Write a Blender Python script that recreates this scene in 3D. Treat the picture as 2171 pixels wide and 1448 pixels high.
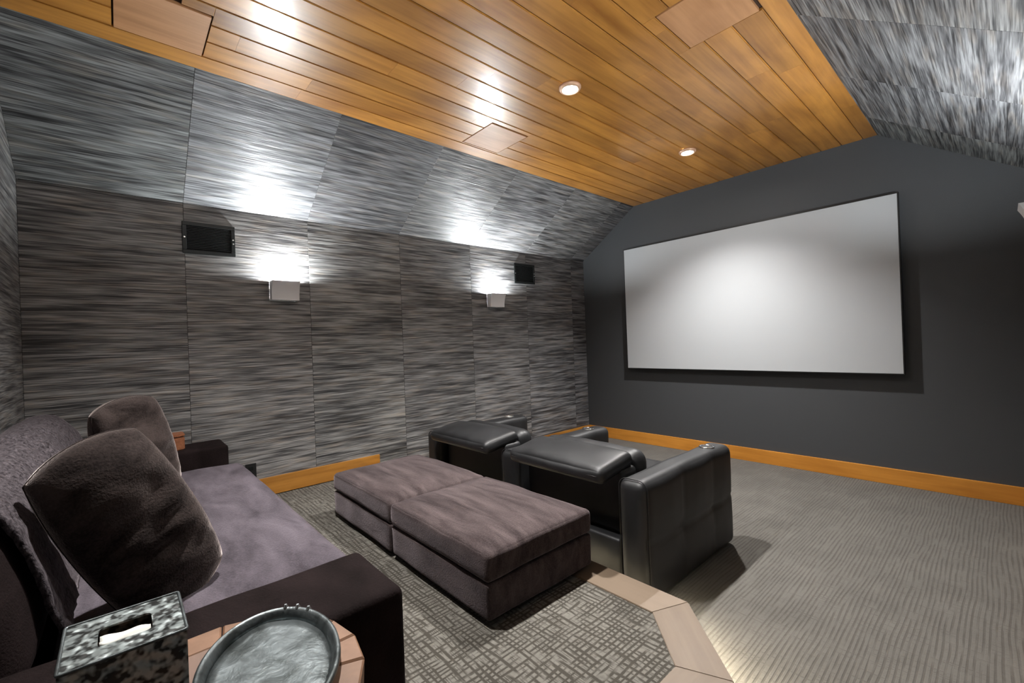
import bpy, bmesh, math, random
from mathutils import Vector, Matrix, noise

random.seed(7)
scene = bpy.context.scene
for o in list(bpy.data.objects):
    bpy.data.objects.remove(o, do_unlink=True)
COL = scene.collection

# ------------------------------------------------------------------ camera
cam_d = bpy.data.cameras.new('camera')
cam_d.sensor_fit = 'HORIZONTAL'; cam_d.sensor_width = 36.0; cam_d.lens = 15.466
cam_d.clip_start = 0.02; cam_d.clip_end = 60
cam = bpy.data.objects.new('camera', cam_d); COL.objects.link(cam)
CR = Vector((0.66576086, 0.74521491, -0.03764583)); CU = Vector((0.02584044, 0.02739554, 0.99929063)); CF = Vector((-0.74571761, 0.66626137, 0.0010178))
cam.matrix_world = Matrix(((CR.x, CU.x, -CF.x, 4.013), (CR.y, CU.y, -CF.y, -5.0162), (CR.z, CU.z, -CF.z, 1.3705), (0, 0, 0, 1)))
scene.camera = cam

# ------------------------------------------------------------------ world, exposure
w = bpy.data.worlds.new('world'); scene.world = w; w.use_nodes = True
w.node_tree.nodes['Background'].inputs[0].default_value = (0.8, 0.9, 1.0, 1); w.node_tree.nodes['Background'].inputs[1].default_value = 0.0
scene.view_settings.view_transform = 'Standard'; scene.view_settings.look = 'None'
scene.view_settings.exposure = 0.9; scene.view_settings.gamma = 1.0; scene.view_settings.use_curve_mapping = False

# lamp strengths (used by the lamp builders further down)
DOWN_W = 215.0          # each recessed downlight
SCONCE_E = 2700.0        # emission of the lamp inside each sconce
STRIP_E = 260.0          # emission of the step strip

# ------------------------------------------------------------------ room dimensions
YB = -5.46; W = 4.175; ZC = 2.487; ZT = 3.0655; X1 = 0.861; X2 = W - X1; ZR = 0.204; HB = 0.14
SEAMS = [-5.46, -4.635, -3.765, -2.895, -2.02, -1.15, -0.28, 0.0]

# ------------------------------------------------------------------ node helpers
def new_mat(name):
    m = bpy.data.materials.new(name); m.use_nodes = True
    nt = m.node_tree; b = nt.nodes['Principled BSDF']
    return m, nt, b
def N(nt, typ, **kw):
    n = nt.nodes.new(typ)
    for k, v in kw.items(): setattr(n, k, v)
    return n
def L(nt, a, b): nt.links.new(a, b)
def mapping(nt, src, scale, loc=(0, 0, 0), rot=(0, 0, 0)):
    mp = N(nt, 'ShaderNodeMapping'); mp.inputs['Scale'].default_value = scale; mp.inputs['Location'].default_value = loc; mp.inputs['Rotation'].default_value = rot
    L(nt, src, mp.inputs['Vector']); return mp.outputs[0]
def noise_n(nt, vec, scale=1, detail=3, rough=0.55, dist=0):
    n = N(nt, 'ShaderNodeTexNoise'); n.inputs['Scale'].default_value = scale; n.inputs['Detail'].default_value = detail
    n.inputs['Roughness'].default_value = rough; n.inputs['Distortion'].default_value = dist
    L(nt, vec, n.inputs['Vector']); return n.outputs['Fac']
def math_n(nt, op, a, b=None, c=None, clamp=False):
    n = N(nt, 'ShaderNodeMath', operation=op, use_clamp=clamp)
    for i, v in enumerate((a, b, c)):
        if v is None: continue
        if isinstance(v, (int, float)): n.inputs[i].default_value = v
        else: L(nt, v, n.inputs[i])
    return n.outputs[0]
def ramp(nt, fac, stops):
    r = N(nt, 'ShaderNodeValToRGB'); e = r.color_ramp.elements
    while len(e) < len(stops): e.new(0.5)
    for i, (p, c) in enumerate(stops): e[i].position = p; e[i].color = (*c, 1)
    L(nt, fac, r.inputs[0]); return r.outputs[0]
def mixc(nt, fac, a, b, mode='MIX'):
    n = N(nt, 'ShaderNodeMix', data_type='RGBA', blend_type=mode)
    for s, v in ((n.inputs[0], fac), (n.inputs[6], a), (n.inputs[7], b)):
        if isinstance(v, (int, float)): s.default_value = v
        elif isinstance(v, tuple): s.default_value = (*v, 1)
        else: L(nt, v, s)
    return n.outputs[2]
def bump(nt, b, h, strength=0.3, dist=0.01):
    n = N(nt, 'ShaderNodeBump'); n.inputs['Strength'].default_value = strength; n.inputs['Distance'].default_value = dist
    L(nt, h, n.inputs['Height']); L(nt, n.outputs[0], b.inputs['Normal'])
def objco(nt): return N(nt, 'ShaderNodeTexCoord').outputs['Object']

# ------------------------------------------------------------------ materials
def mat_wallpaper():
    m, nt, b = new_mat('grasscloth')
    co = objco(nt); oi = N(nt, 'ShaderNodeObjectInfo')
    off = N(nt, 'ShaderNodeVectorMath', operation='SCALE'); off.inputs[0].default_value = (37.0, 53.0, 11.0); L(nt, oi.outputs['Random'], off.inputs['Scale'])
    add = N(nt, 'ShaderNodeVectorMath', operation='ADD'); L(nt, co, add.inputs[0]); L(nt, off.outputs[0], add.inputs[1]); v = add.outputs[0]
    broad = noise_n(nt, mapping(nt, v, (2.4, 34, 1)), 1, 2, 0.6, 0.1)
    fine = noise_n(nt, mapping(nt, v, (4.2, 118, 1)), 1, 2, 0.6)
    blot = noise_n(nt, mapping(nt, v, (1.1, 2.4, 1)), 1, 2, 0.5)
    t = math_n(nt, 'ADD', math_n(nt, 'MULTIPLY', broad, 0.5), math_n(nt, 'MULTIPLY', fine, 0.5))
    t = math_n(nt, 'ADD', t, math_n(nt, 'MULTIPLY', math_n(nt, 'SUBTRACT', blot, 0.5), 0.16))
    col = ramp(nt, t, [(0.36, (0.016, 0.0155, 0.0165)), (0.44, (0.068, 0.067, 0.069)), (0.52, (0.165, 0.163, 0.162)), (0.63, (0.31, 0.308, 0.305))])
    warm = noise_n(nt, mapping(nt, v, (4, 30, 1), (9, 4, 2)), 1, 1)
    wr = ramp(nt, warm, [(0.52, (1, 1, 1)), (0.68, (1.06, 0.98, 0.90))])
    col = mixc(nt, 1.0, col, wr, 'MULTIPLY')
    tone = mixc(nt, 1.0, col, oi.outputs['Color'], 'MULTIPLY')
    L(nt, tone, b.inputs['Base Color'])
    rg = N(nt, 'ShaderNodeMapRange'); rg.inputs['From Min'].default_value = 0.4; rg.inputs['From Max'].default_value = 0.65; rg.inputs['To Min'].default_value = 0.5; rg.inputs['To Max'].default_value = 0.32
    L(nt, t, rg.inputs[0]); L(nt, rg.outputs[0], b.inputs['Roughness'])
    b.inputs['Specular IOR Level'].default_value = 0.6
    bump(nt, b, t, 0.55, 0.012)
    return m

def mat_wood(axis, name, c0, c1, coat=0.55, rough=0.38, vary=0.2):
    m, nt, b = new_mat(name)
    co = objco(nt); oi = N(nt, 'ShaderNodeObjectInfo')
    off = N(nt, 'ShaderNodeVectorMath', operation='SCALE'); off.inputs[0].default_value = (17.0, 23.0, 31.0); L(nt, oi.outputs['Random'], off.inputs['Scale'])
    add = N(nt, 'ShaderNodeVectorMath', operation='ADD'); L(nt, co, add.inputs[0]); L(nt, off.outputs[0], add.inputs[1]); v = add.outputs[0]
    sc = [26, 26, 26]; sc[axis] = 1.3
    g = noise_n(nt, mapping(nt, v, tuple(sc)), 1, 4, 0.6, 0.4)
    s2 = [5, 5, 5]; s2[axis] = 1.6
    c = noise_n(nt, mapping(nt, v, tuple(s2), (3, 1, 7)), 1, 3, 0.5, 0.8)
    t = math_n(nt, 'ADD', math_n(nt, 'MULTIPLY', g, 0.45), math_n(nt, 'MULTIPLY', c, 0.55))
    col = ramp(nt, t, [(0.33, c0), (0.62, c1)])
    mr = N(nt, 'ShaderNodeMapRange'); mr.inputs['To Min'].default_value = 1 - vary; mr.inputs['To Max'].default_value = 1.08; L(nt, oi.outputs['Random'], mr.inputs[0])
    hv = N(nt, 'ShaderNodeHueSaturation'); L(nt, col, hv.inputs['Color']); L(nt, mr.outputs[0], hv.inputs['Value'])
    L(nt, hv.outputs[0], b.inputs['Base Color'])
    b.inputs['Roughness'].default_value = rough; b.inputs['Coat Weight'].default_value = coat; b.inputs['Coat Roughness'].default_value = 0.13
    bump(nt, b, g, 0.04, 0.004)
    return m

def mat_simple(name, col, rough=0.5, metal=0.0, spec=0.5, bump_scale=None, bump_str=0.1, coat=0.0, var=None):
    m, nt, b = new_mat(name)
    b.inputs['Base Color'].default_value = (*col, 1); b.inputs['Roughness'].default_value = rough; b.inputs['Metallic'].default_value = metal
    b.inputs['Specular IOR Level'].default_value = spec; b.inputs['Coat Weight'].default_value = coat
    co = objco(nt)
    n = noise_n(nt, co, bump_scale or 40, 3)
    if var is not None:
        L(nt, ramp(nt, n, [(0.35, col), (0.65, var)]), b.inputs['Base Color'])
    if bump_scale: bump(nt, b, n, bump_str, 0.005)
    else:
        r = N(nt, 'ShaderNodeMapRange'); r.inputs['To Min'].default_value = rough * 0.92; r.inputs['To Max'].default_value = min(1, rough * 1.08); L(nt, n, r.inputs[0]); L(nt, r.outputs[0], b.inputs['Roughness'])
    return m

def mat_velvet(name, dark, light, sheen=1.0, scale=5.0, nap=None, tint=(0.86, 0.74, 0.78)):
    m, nt, b = new_mat(name)
    co = objco(nt)
    n1 = noise_n(nt, mapping(nt, co, nap or (scale, scale * 1.7, scale)), 1, 4, 0.62, 0.4)
    n2 = noise_n(nt, co, 170, 2)
    t = math_n(nt, 'ADD', math_n(nt, 'MULTIPLY', n1, 0.72), math_n(nt, 'MULTIPLY', n2, 0.28))
    L(nt, ramp(nt, t, [(0.36, dark), (0.64, light)]), b.inputs['Base Color'])
    b.inputs['Roughness'].default_value = 0.85; b.inputs['Specular IOR Level'].default_value = 0.06
    b.inputs['Sheen Weight'].default_value = sheen; b.inputs['Sheen Roughness'].default_value = 0.3
    b.inputs['Sheen Tint'].default_value = (*tint, 1)
    bump(nt, b, t, 0.5, 0.012)
    return m

def mat_carpet(name, rib):
    m, nt, b = new_mat(name)
    co = objco(nt)
    sp = N(nt, 'ShaderNodeSeparateXYZ'); L(nt, co, sp.inputs[0]); X, Y = sp.outputs[0], sp.outputs[1]
    def threads(u, freq, along, across, wob, width, seed, lo, hi):
        """rows of threads across u, wandering a little and fading in and out along their length"""
        sc = (across, along, 1) if u is X else (along, across, 1)
        wn = noise_n(nt, mapping(nt, co, (sc[0], sc[1], 1), (seed, seed * 1.7, 0)), 1, 1)
        ph = math_n(nt, 'ADD', math_n(nt, 'MULTIPLY', u, freq), math_n(nt, 'MULTIPLY', wn, wob))
        d = math_n(nt, 'PINGPONG', ph, 0.5)
        s = N(nt, 'ShaderNodeMapRange', interpolation_type='SMOOTHSTEP'); s.inputs['From Min'].default_value = width * 0.4; s.inputs['From Max'].default_value = width; L(nt, d, s.inputs[0])
        f2 = (freq * 0.8, along * 3.5, 1) if u is X else (along * 3.5, freq * 0.8, 1)
        fd = noise_n(nt, mapping(nt, co, f2, (seed * 3, seed, 0)), 1, 1)
        k = N(nt, 'ShaderNodeMapRange', interpolation_type='SMOOTHSTEP'); k.inputs['From Min'].default_value = lo; k.inputs['From Max'].default_value = hi; L(nt, fd, k.inputs[0])
        inv = math_n(nt, 'SUBTRACT', 1.0, s.outputs[0])
        return math_n(nt, 'MULTIPLY', inv, k.outputs[0])
    if rib:
        a = threads(X, 52, 1.6, 6, 2.4, 0.30, 3.1, 0.25, 0.55); c = threads(Y, 60, 2.0, 14, 3.0, 0.22, 8.3, 0.45, 0.7)
        g = math_n(nt, 'MAXIMUM', math_n(nt, 'MULTIPLY', a, 0.8), math_n(nt, 'MULTIPLY', c, 0.6))
        dark, light = (0.076, 0.069, 0.060), (0.116, 0.108, 0.096)
    else:
        a = threads(X, 46, 3.0, 14, 1.8, 0.30, 1.7, 0.30, 0.55); c = threads(Y, 40, 3.0, 14, 1.8, 0.30, 5.2, 0.30, 0.55)
        e = threads(Y, 118, 4.0, 18, 2.0, 0.26, 9.9, 0.50, 0.62)
        g = math_n(nt, 'MAXIMUM', math_n(nt, 'MAXIMUM', a, c), math_n(nt, 'MULTIPLY', e, 0.8))
        dark, light = (0.052, 0.046, 0.037), (0.165, 0.154, 0.134)
    t = math_n(nt, 'SUBTRACT', 1.0, g)
    cell = noise_n(nt, mapping(nt, co, (46, 40, 1), (2, 6, 0)), 1, 1)
    t = math_n(nt, 'SUBTRACT', t, math_n(nt, 'MULTIPLY', math_n(nt, 'SUBTRACT', cell, 0.42), 0.9 if not rib else 0.5), clamp=True)
    pile = noise_n(nt, co, 420, 2)
    patch = noise_n(nt, co, 3.5, 3)
    col = ramp(nt, t, [(0.05, dark), (0.95, light)])
    k = math_n(nt, 'ADD', math_n(nt, 'MULTIPLY', pile, 0.6), math_n(nt, 'MULTIPLY', patch, 0.6))
    v = N(nt, 'ShaderNodeMapRange'); v.inputs['From Min'].default_value = 0.35; v.inputs['From Max'].default_value = 0.85; v.inputs['To Min'].default_value = 0.75; v.inputs['To Max'].default_value = 1.2; L(nt, k, v.inputs[0])
    h = N(nt, 'ShaderNodeHueSaturation'); L(nt, col, h.inputs['Color']); L(nt, v.outputs[0], h.inputs['Value'])
    L(nt, h.outputs[0], b.inputs['Base Color']); b.inputs['Roughness'].default_value = 0.95; b.inputs['Specular IOR Level'].default_value = 0.1
    b.inputs['Sheen Weight'].default_value = 0.1
    bump(nt, b, math_n(nt, 'ADD', t, math_n(nt, 'MULTIPLY', pile, 0.5)), 0.5, 0.006)
    return m

def mat_emit(name, col, strength):
    m, nt, b = new_mat(name)
    b.inputs['Base Color'].default_value = (*col, 1); b.inputs['Emission Color'].default_value = (*col, 1); b.inputs['Emission Strength'].default_value = strength
    return m

def mat_leather():
    m, nt, b = new_mat('black_leather')
    co = objco(nt)
    vn = N(nt, 'ShaderNodeTexVoronoi'); vn.inputs['Scale'].default_value = 260; L(nt, co, vn.inputs['Vector'])
    n = noise_n(nt, co, 7, 3)
    L(nt, ramp(nt, n, [(0.3, (0.006, 0.006, 0.0065)), (0.7, (0.012, 0.012, 0.013))]), b.inputs['Base Color'])
    r = N(nt, 'ShaderNodeMapRange'); r.inputs['To Min'].default_value = 0.42; r.inputs['To Max'].default_value = 0.52; L(nt, n, r.inputs[0]); L(nt, r.outputs[0], b.inputs['Roughness'])
    b.inputs['Specular IOR Level'].default_value = 0.45
    bump(nt, b, math_n(nt, 'ADD', math_n(nt, 'MULTIPLY', vn.outputs['Distance'], 0.25), n), 0.06, 0.004)
    return m

def mat_hammered():
    m, nt, b = new_mat('hammered_metal')
    co = objco(nt)
    vn = N(nt, 'ShaderNodeTexVoronoi', feature='SMOOTH_F1'); vn.inputs['Scale'].default_value = 55; vn.inputs['Smoothness'].default_value = 0.6; L(nt, co, vn.inputs['Vector'])
    n = noise_n(nt, co, 95, 1)
    L(nt, ramp(nt, n, [(0.40, (0.022, 0.023, 0.022)), (0.60, (0.30, 0.335, 0.33))]), b.inputs['Base Color'])
    b.inputs['Metallic'].default_value = 0.6; b.inputs['Roughness'].default_value = 0.42
    bump(nt, b, vn.outputs['Distance'], 0.45, 0.01)
    return m

def mat_tray():
    m, nt, b = new_mat('tarnished_pewter')
    co = objco(nt)
    n = noise_n(nt, co, 14, 4, 0.6, 0.8)
    L(nt, ramp(nt, n, [(0.36, (0.045, 0.052, 0.051)), (0.58, (0.135, 0.152, 0.155))]), b.inputs['Base Color'])
    b.inputs['Metallic'].default_value = 0.75; b.inputs['Roughness'].default_value = 0.42
    n2 = noise_n(nt, co, 30, 3, 0.6, 0.5)
    bump(nt, b, n2, 0.35, 0.006)
    return m

M = {}
M['paper'] = mat_wallpaper()
M['wood_y'] = mat_wood(1, 'lacquered_fir_lengthwise', (0.27, 0.10, 0.010), (0.53, 0.235, 0.040))
M['wood_x'] = mat_wood(0, 'lacquered_fir_crosswise', (0.44, 0.165, 0.018), (0.64, 0.27, 0.04), coat=0.15)
M['panel'] = mat_wood(1, 'plywood_panel', (0.33, 0.145, 0.05), (0.50, 0.25, 0.11), coat=0.25, rough=0.5, vary=0.1)
M['nosing'] = mat_wood(0, 'pale_maple', (0.125, 0.087, 0.057), (0.165, 0.12, 0.082), coat=0.03, rough=0.5, vary=0.1)
M['nosing_d'] = M['nosing']
M['frontwall'] = mat_simple('charcoal_fabric_wall', (0.046, 0.0485, 0.052), 0.6, spec=0.4, bump_scale=300, bump_str=0.12, var=(0.056, 0.0585, 0.062))
M['core'] = mat_simple('dark_backing', (0.02, 0.018, 0.017), 0.9)
M['ceil_core'] = mat_simple('dark_wood_backing', (0.035, 0.014, 0.004), 0.9)
M['screen'] = mat_simple('screen_fabric', (0.43, 0.445, 0.46), 0.5, spec=0.3, bump_scale=900, bump_str=0.02)
M['black'] = mat_simple('black_paint', (0.006, 0.006, 0.006), 0.45)
M['vent'] = mat_simple('black_vent_metal', (0.005, 0.006, 0.006), 0.4, spec=0.3)
M['slat'] = mat_simple('glossy_black_slat', (0.005, 0.006, 0.006), 0.25, spec=0.9)
M['screw'] = mat_simple('bright_screw', (0.7, 0.72, 0.72), 0.25, metal=1.0)
M['sconce'] = mat_simple('satin_white_metal', (0.74, 0.75, 0.77), 0.45, spec=0.5)
M['lamp'] = mat_emit('sconce_lamp_glow', (0.93, 0.98, 1.0), SCONCE_E)
M['lens'] = mat_emit('downlight_lens_glow', (1.0, 0.98, 0.95), 260.0)
M['strip'] = mat_emit('step_light_glow', (1.0, 0.90, 0.68), STRIP_E)
M['bronze'] = mat_simple('copper_trim', (0.62, 0.38, 0.25), 0.35, metal=0.2)
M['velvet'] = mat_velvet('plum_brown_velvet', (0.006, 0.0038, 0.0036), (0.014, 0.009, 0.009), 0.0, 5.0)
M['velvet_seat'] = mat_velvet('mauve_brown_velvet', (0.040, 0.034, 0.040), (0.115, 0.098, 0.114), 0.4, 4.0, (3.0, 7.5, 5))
M['velvet_otto'] = mat_velvet('taupe_brown_velvet', (0.026, 0.019, 0.019), (0.090, 0.069, 0.068), 0.7, 5.5, (2.2, 13, 7))
M['velvet_pillow'] = mat_velvet('dark_chocolate_velvet', (0.008, 0.0055, 0.005), (0.045, 0.034, 0.031), 1.0, 7.0, None, (0.84, 0.72, 0.68))
M['fur'] = mat_velvet('tufted_plush', (0.010, 0.008, 0.009), (0.095, 0.082, 0.089), 0.2, 60.0)
M['leather'] = mat_leather()
M['chrome'] = mat_simple('chrome', (0.8, 0.8, 0.8), 0.12, metal=1.0)
M['carpet'] = mat_carpet('woven_carpet', False)
M['carpet_rib'] = mat_carpet('ribbed_carpet', True)
M['hammered'] = mat_hammered()
M['tray'] = mat_tray()
M['tissue'] = mat_simple('tissue_paper', (0.82, 0.82, 0.76), 0.9)
M['stave'] = mat_wood(2, 'reclaimed_stave_wood', (0.16, 0.074, 0.034), (0.26, 0.133, 0.070), coat=0.03, rough=0.6, vary=0.25)
M['stave_top'] = mat_wood(0, 'reclaimed_table_wood', (0.155, 0.088, 0.06), (0.25, 0.15, 0.107), coat=0.03, rough=0.65, vary=0.25)
M['tan'] = mat_simple('tan_leather', (0.16, 0.055, 0.022), 0.5, bump_scale=60, bump_str=0.2, var=(0.24, 0.09, 0.04))

# ------------------------------------------------------------------ object helpers
def link(name, me, mat=None, parent=None, mw=None):
    o = bpy.data.objects.new(name, me); COL.objects.link(o)
    if mat is not None and me is not None and not me.materials: me.materials.append(mat)
    if parent is not None: o.parent = parent
    if mw is not None: o.matrix_basis = mw
    return o
def bm_obj(name, bm, mat, parent=None, mw=None, smooth=False):
    me = bpy.data.meshes.new(name); bm.normal_update(); bm.to_mesh(me); bm.free()
    if smooth:
        for p in me.polygons: p.use_smooth = True
    return link(name, me, mat, parent, mw)
def tag(o, label=None, cat=None, group=None, kind=None):
    if label: o['label'] = label
    if cat: o['category'] = cat
    if group: o['group'] = group
    if kind: o['kind'] = kind
    return o
def thing(name, label, cat, loc=(0, 0, 0), rz=0.0, group=None):
    o = bpy.data.objects.new(name, None); COL.objects.link(o); o.location = loc; o.rotation_euler = (0, 0, rz); o.empty_display_size = 0.05
    return tag(o, label, cat, group)
def copy_tree(o, parent=None):
    c = o.copy(); COL.objects.link(c); c.parent = parent
    for ch in list(o.children): copy_tree(ch, c)
    return c
def add_box(bm, x0, x1, y0, y1, z0, z1, bev=0.0, seg=2):
    r = bmesh.ops.create_cube(bm, size=1.0)
    vs = r['verts']
    for v in vs: v.co = Vector(((x0 + x1) / 2 + v.co.x * (x1 - x0), (y0 + y1) / 2 + v.co.y * (y1 - y0), (z0 + z1) / 2 + v.co.z * (z1 - z0)))
    if bev > 0:
        es = list({e for v in vs for e in v.link_edges})
        bmesh.ops.bevel(bm, geom=es, offset=bev, segments=seg, affect='EDGES', profile=0.6)
    return bm
def box(name, x0, x1, y0, y1, z0, z1, mat, parent=None, bev=0.0, seg=2, mw=None, smooth=False):
    bm = bmesh.new(); add_box(bm, x0, x1, y0, y1, z0, z1, bev, seg)
    return bm_obj(name, bm, mat, parent, mw, smooth)
def prism(name, pts, z0, z1, mat, parent=None, mw=None, bev=0.0):
    bm = bmesh.new()
    lo = [bm.verts.new((x, y, z0)) for x, y in pts]; hi = [bm.verts.new((x, y, z1)) for x, y in pts]
    bm.faces.new(list(reversed(lo))); bm.faces.new(hi); n = len(pts)
    for i in range(n): bm.faces.new((lo[i], lo[(i + 1) % n], hi[(i + 1) % n], hi[i]))
    bmesh.ops.recalc_face_normals(bm, faces=bm.faces)
    if bev > 0: bmesh.ops.bevel(bm, geom=list(bm.edges), offset=bev, segments=2, affect='EDGES')
    return bm_obj(name, bm, mat, parent, mw)
def cyl(name, r, z0, z1, mat, parent=None, loc=(0, 0, 0), seg=32, r2=None, mw=None, bev=0.0):
    bm = bmesh.new()
    bmesh.ops.create_cone(bm, cap_ends=True, segments=seg, radius1=r, radius2=r if r2 is None else r2, depth=z1 - z0, matrix=Matrix.Translation((loc[0], loc[1], loc[2] + (z0 + z1) / 2)))
    if bev: bmesh.ops.bevel(bm, geom=[e for e in bm.edges if len(e.link_faces) == 2 and abs(e.verts[0].co.z - e.verts[1].co.z) < 1e-6], offset=bev, segments=2, affect='EDGES')
    return bm_obj(name, bm, mat, parent, mw, smooth=False)
def lathe(name, prof, mat, parent=None, loc=(0, 0, 0), seg=40, closed=True, sx=1.0, sy=1.0, mw=None):
    bm = bmesh.new(); rings = []
    for i in range(seg):
        a = 2 * math.pi * i / seg
        rings.append([bm.verts.new((loc[0] + r * math.cos(a) * sx, loc[1] + r * math.sin(a) * sy, loc[2] + z)) for r, z in prof])
    m = len(prof)
    for i in range(seg):
        A, B = rings[i], rings[(i + 1) % seg]
        for j in range(m if closed else m - 1):
            k = (j + 1) % m
            bm.faces.new((A[j], B[j], B[k], A[k]))
    bmesh.ops.remove_doubles(bm, verts=bm.verts, dist=1e-6)
    bmesh.ops.recalc_face_normals(bm, faces=bm.faces)
    return bm_obj(name, bm, mat, parent, mw, smooth=True)
def tube(name, pts, r, mat, parent=None, seg=8, closed=False):
    bm = bmesh.new(); rings = []; n = len(pts); P = [Vector(p) for p in pts]
    for i in range(n):
        a = P[i - 1] if (i > 0 or closed) else P[i]; c = P[(i + 1) % n] if (i < n - 1 or closed) else P[i]
        t = (c - a).normalized(); u = t.cross(Vector((0, 0, 1)))
        if u.length < 1e-3: u = t.cross(Vector((0, 1, 0)))
        u.normalize(); v = t.cross(u)
        rings.append([bm.verts.new(P[i] + u * r * math.cos(2 * math.pi * k / seg) + v * r * math.sin(2 * math.pi * k / seg)) for k in range(seg)])
    for i in range(n if closed else n - 1):
        A, B = rings[i], rings[(i + 1) % n]
        for k in range(seg): bm.faces.new((A[k], A[(k + 1) % seg], B[(k + 1) % seg], B[k]))
    if not closed:
        bm.faces.new(list(reversed(rings[0]))); bm.faces.new(rings[-1])
    bmesh.ops.recalc_face_normals(bm, faces=bm.faces)
    return bm_obj(name, bm, mat, parent, smooth=True)
def cushion(name, x0, x1, y0, y1, z0, z1, r, mat, parent=None, n=(18, 18, 10), fn=None, mw=None):
    """rounded box as a dense grid; fn(p, a) may push the points, a = position in -1..1"""
    c = Vector(((x0 + x1) / 2, (y0 + y1) / 2, (z0 + z1) / 2)); h = Vector(((x1 - x0) / 2, (y1 - y0) / 2, (z1 - z0) / 2))
    def stops(hh, k):
        e = 4; out = [-hh + r * (1 - math.cos(i / e * math.pi / 2)) for i in range(e)]
        mid = [-(hh - r) + 2 * (hh - r) * i / k for i in range(k + 1)]
        return out + mid + [-q for q in reversed(out)]
    S = [stops(h[i], n[i]) for i in range(3)]
    bm = bmesh.new(); cache = {}
    def vert(ix, iy, iz):
        key = (ix, iy, iz)
        if key in cache: return cache[key]
        q = Vector((S[0][ix], S[1][iy], S[2][iz]))
        inner = Vector([max(-(h[i] - r), min(h[i] - r, q[i])) for i in range(3)])
        d = q - inner
        p = inner + (d.normalized() * r if d.length > 1e-9 else d)
        a = Vector([q[i] / h[i] for i in range(3)])
        if fn: p = fn(p.copy(), a)
        v = bm.verts.new(p + c); cache[key] = v; return v
    nx, ny, nz = [len(s) for s in S]
    for i in range(nx - 1):
        for j in range(ny - 1):
            bm.faces.new((vert(i, j, 0), vert(i, j + 1, 0), vert(i + 1, j + 1, 0), vert(i + 1, j, 0)))
            bm.faces.new((vert(i, j, nz - 1), vert(i + 1, j, nz - 1), vert(i + 1, j + 1, nz - 1), vert(i, j + 1, nz - 1)))
    for i in range(nx - 1):
        for k in range(nz - 1):
            bm.faces.new((vert(i, 0, k), vert(i + 1, 0, k), vert(i + 1, 0, k + 1), vert(i, 0, k + 1)))
            bm.faces.new((vert(i, ny - 1, k), vert(i, ny - 1, k + 1), vert(i + 1, ny - 1, k + 1), vert(i + 1, ny - 1, k)))
    for j in range(ny - 1):
        for k in range(nz - 1):
            bm.faces.new((vert(0, j, k), vert(0, j, k + 1), vert(0, j + 1, k + 1), vert(0, j + 1, k)))
            bm.faces.new((vert(nx - 1, j, k), vert(nx - 1, j + 1, k), vert(nx - 1, j + 1, k + 1), vert(nx - 1, j, k + 1)))
    bmesh.ops.recalc_face_normals(bm, faces=bm.faces)
    return bm_obj(name, bm, mat, parent, mw, smooth=True)
def nz(p, s, seed=0.0): return noise.noise(Vector((p[0] * s + seed, p[1] * s + seed * 1.3, p[2] * s - seed)))

# ================================================================== SETTING
# floor
tag(box('floor', -0.1, W + 0.1, YB - 0.1, 0.1, -0.1, 0.0, M['carpet_rib']), kind='structure')
# raised platform with chamfered corner
E_ = 0.03
plat = prism('floor_platform', [(0, YB), (3.38 - E_, YB), (3.38 - E_, -3.51 - E_ * 0.414), (3.06 - E_ * 0.414, -3.19 - E_), (0, -3.19 - E_)], 0.0, ZR - 0.006, M['carpet'])
tag(plat, kind='structure')
# maple nosing, three mitred boards
NZ0, NZ1 = ZR - 0.042, ZR
trims = [[(0.0, -3.362), (2.988, -3.362), (3.06, -3.19), (0.0, -3.19)],
         [(2.989, -3.3625), (3.2075, -3.581), (3.3795, -3.5095), (3.061, -3.191)],
         [(3.208, -3.582), (3.208, YB), (3.38, YB), (3.38, -3.510)]]
for i, pts in enumerate(trims):
    c = Vector((sum(p[0] for p in pts) / 4, sum(p[1] for p in pts) / 4, 0)); a = (0, -math.pi / 4, -math.pi / 2)[i]
    R_ = Matrix.Translation(c) @ Matrix.Rotation(a, 4, 'Z'); Ri = R_.inverted()
    loc = [(Ri @ Vector((x, y, 0)))[:2] for x, y in pts]
    tag(prism('trim_%d' % (i + 1), loc, NZ0, NZ1, M['nosing'], mw=R_, bev=0.002), kind='structure')
# walls -----------------------------------------------------------
def panel_mesh(name, lu, lv, th):
    bm = bmesh.new(); add_box(bm, 0.001, lu - 0.001, 0.001, lv - 0.001, -th, 0.0, 0.0008, 1)
    me = bpy.data.meshes.new(name); bm.to_mesh(me); bm.free(); me.materials.append(M['paper']); return me
def wall_frame(origin, u, v):
    u = Vector(u).normalized(); v = Vector(v).normalized(); nn = u.cross(v)
    return Matrix(((u.x, v.x, nn.x, origin[0]), (u.y, v.y, nn.y, origin[1]), (u.z, v.z, nn.z, origin[2]), (0, 0, 0, 1)))
TH = 0.004
def papered_wall(name, origin, u, v, length, height, seams, tones, thick=0.08):
    mw = wall_frame(origin, u, v)
    wl = box(name, 0, length, 0, height, -thick, -TH, M['core'], mw=mw); tag(wl, kind='structure')
    meshes = {}
    for i in range(len(seams) - 1):
        lu = round(seams[i + 1] - seams[i], 3)
        if lu not in meshes: meshes[lu] = panel_mesh('wall_panel', lu, height, TH)
        p = link('wall_panel', meshes[lu], None, wl, Matrix.Translation((seams[i], 0, 0)))
        t = tones[i % len(tones)]; p.color = (t[0], t[1], t[2], 1)
    return wl
LEN = -YB
seam_u = [s - YB for s in SEAMS]                       # along +Y from the back wall
T0 = [(1.0, 0.98, 0.96), (1.02, 1.0, 0.98), (1.0, 1.0, 0.98), (0.94, 0.94, 0.94), (0.96, 0.96, 0.97), (0.86, 0.87, 0.90), (0.72, 0.73, 0.77)]
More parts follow.
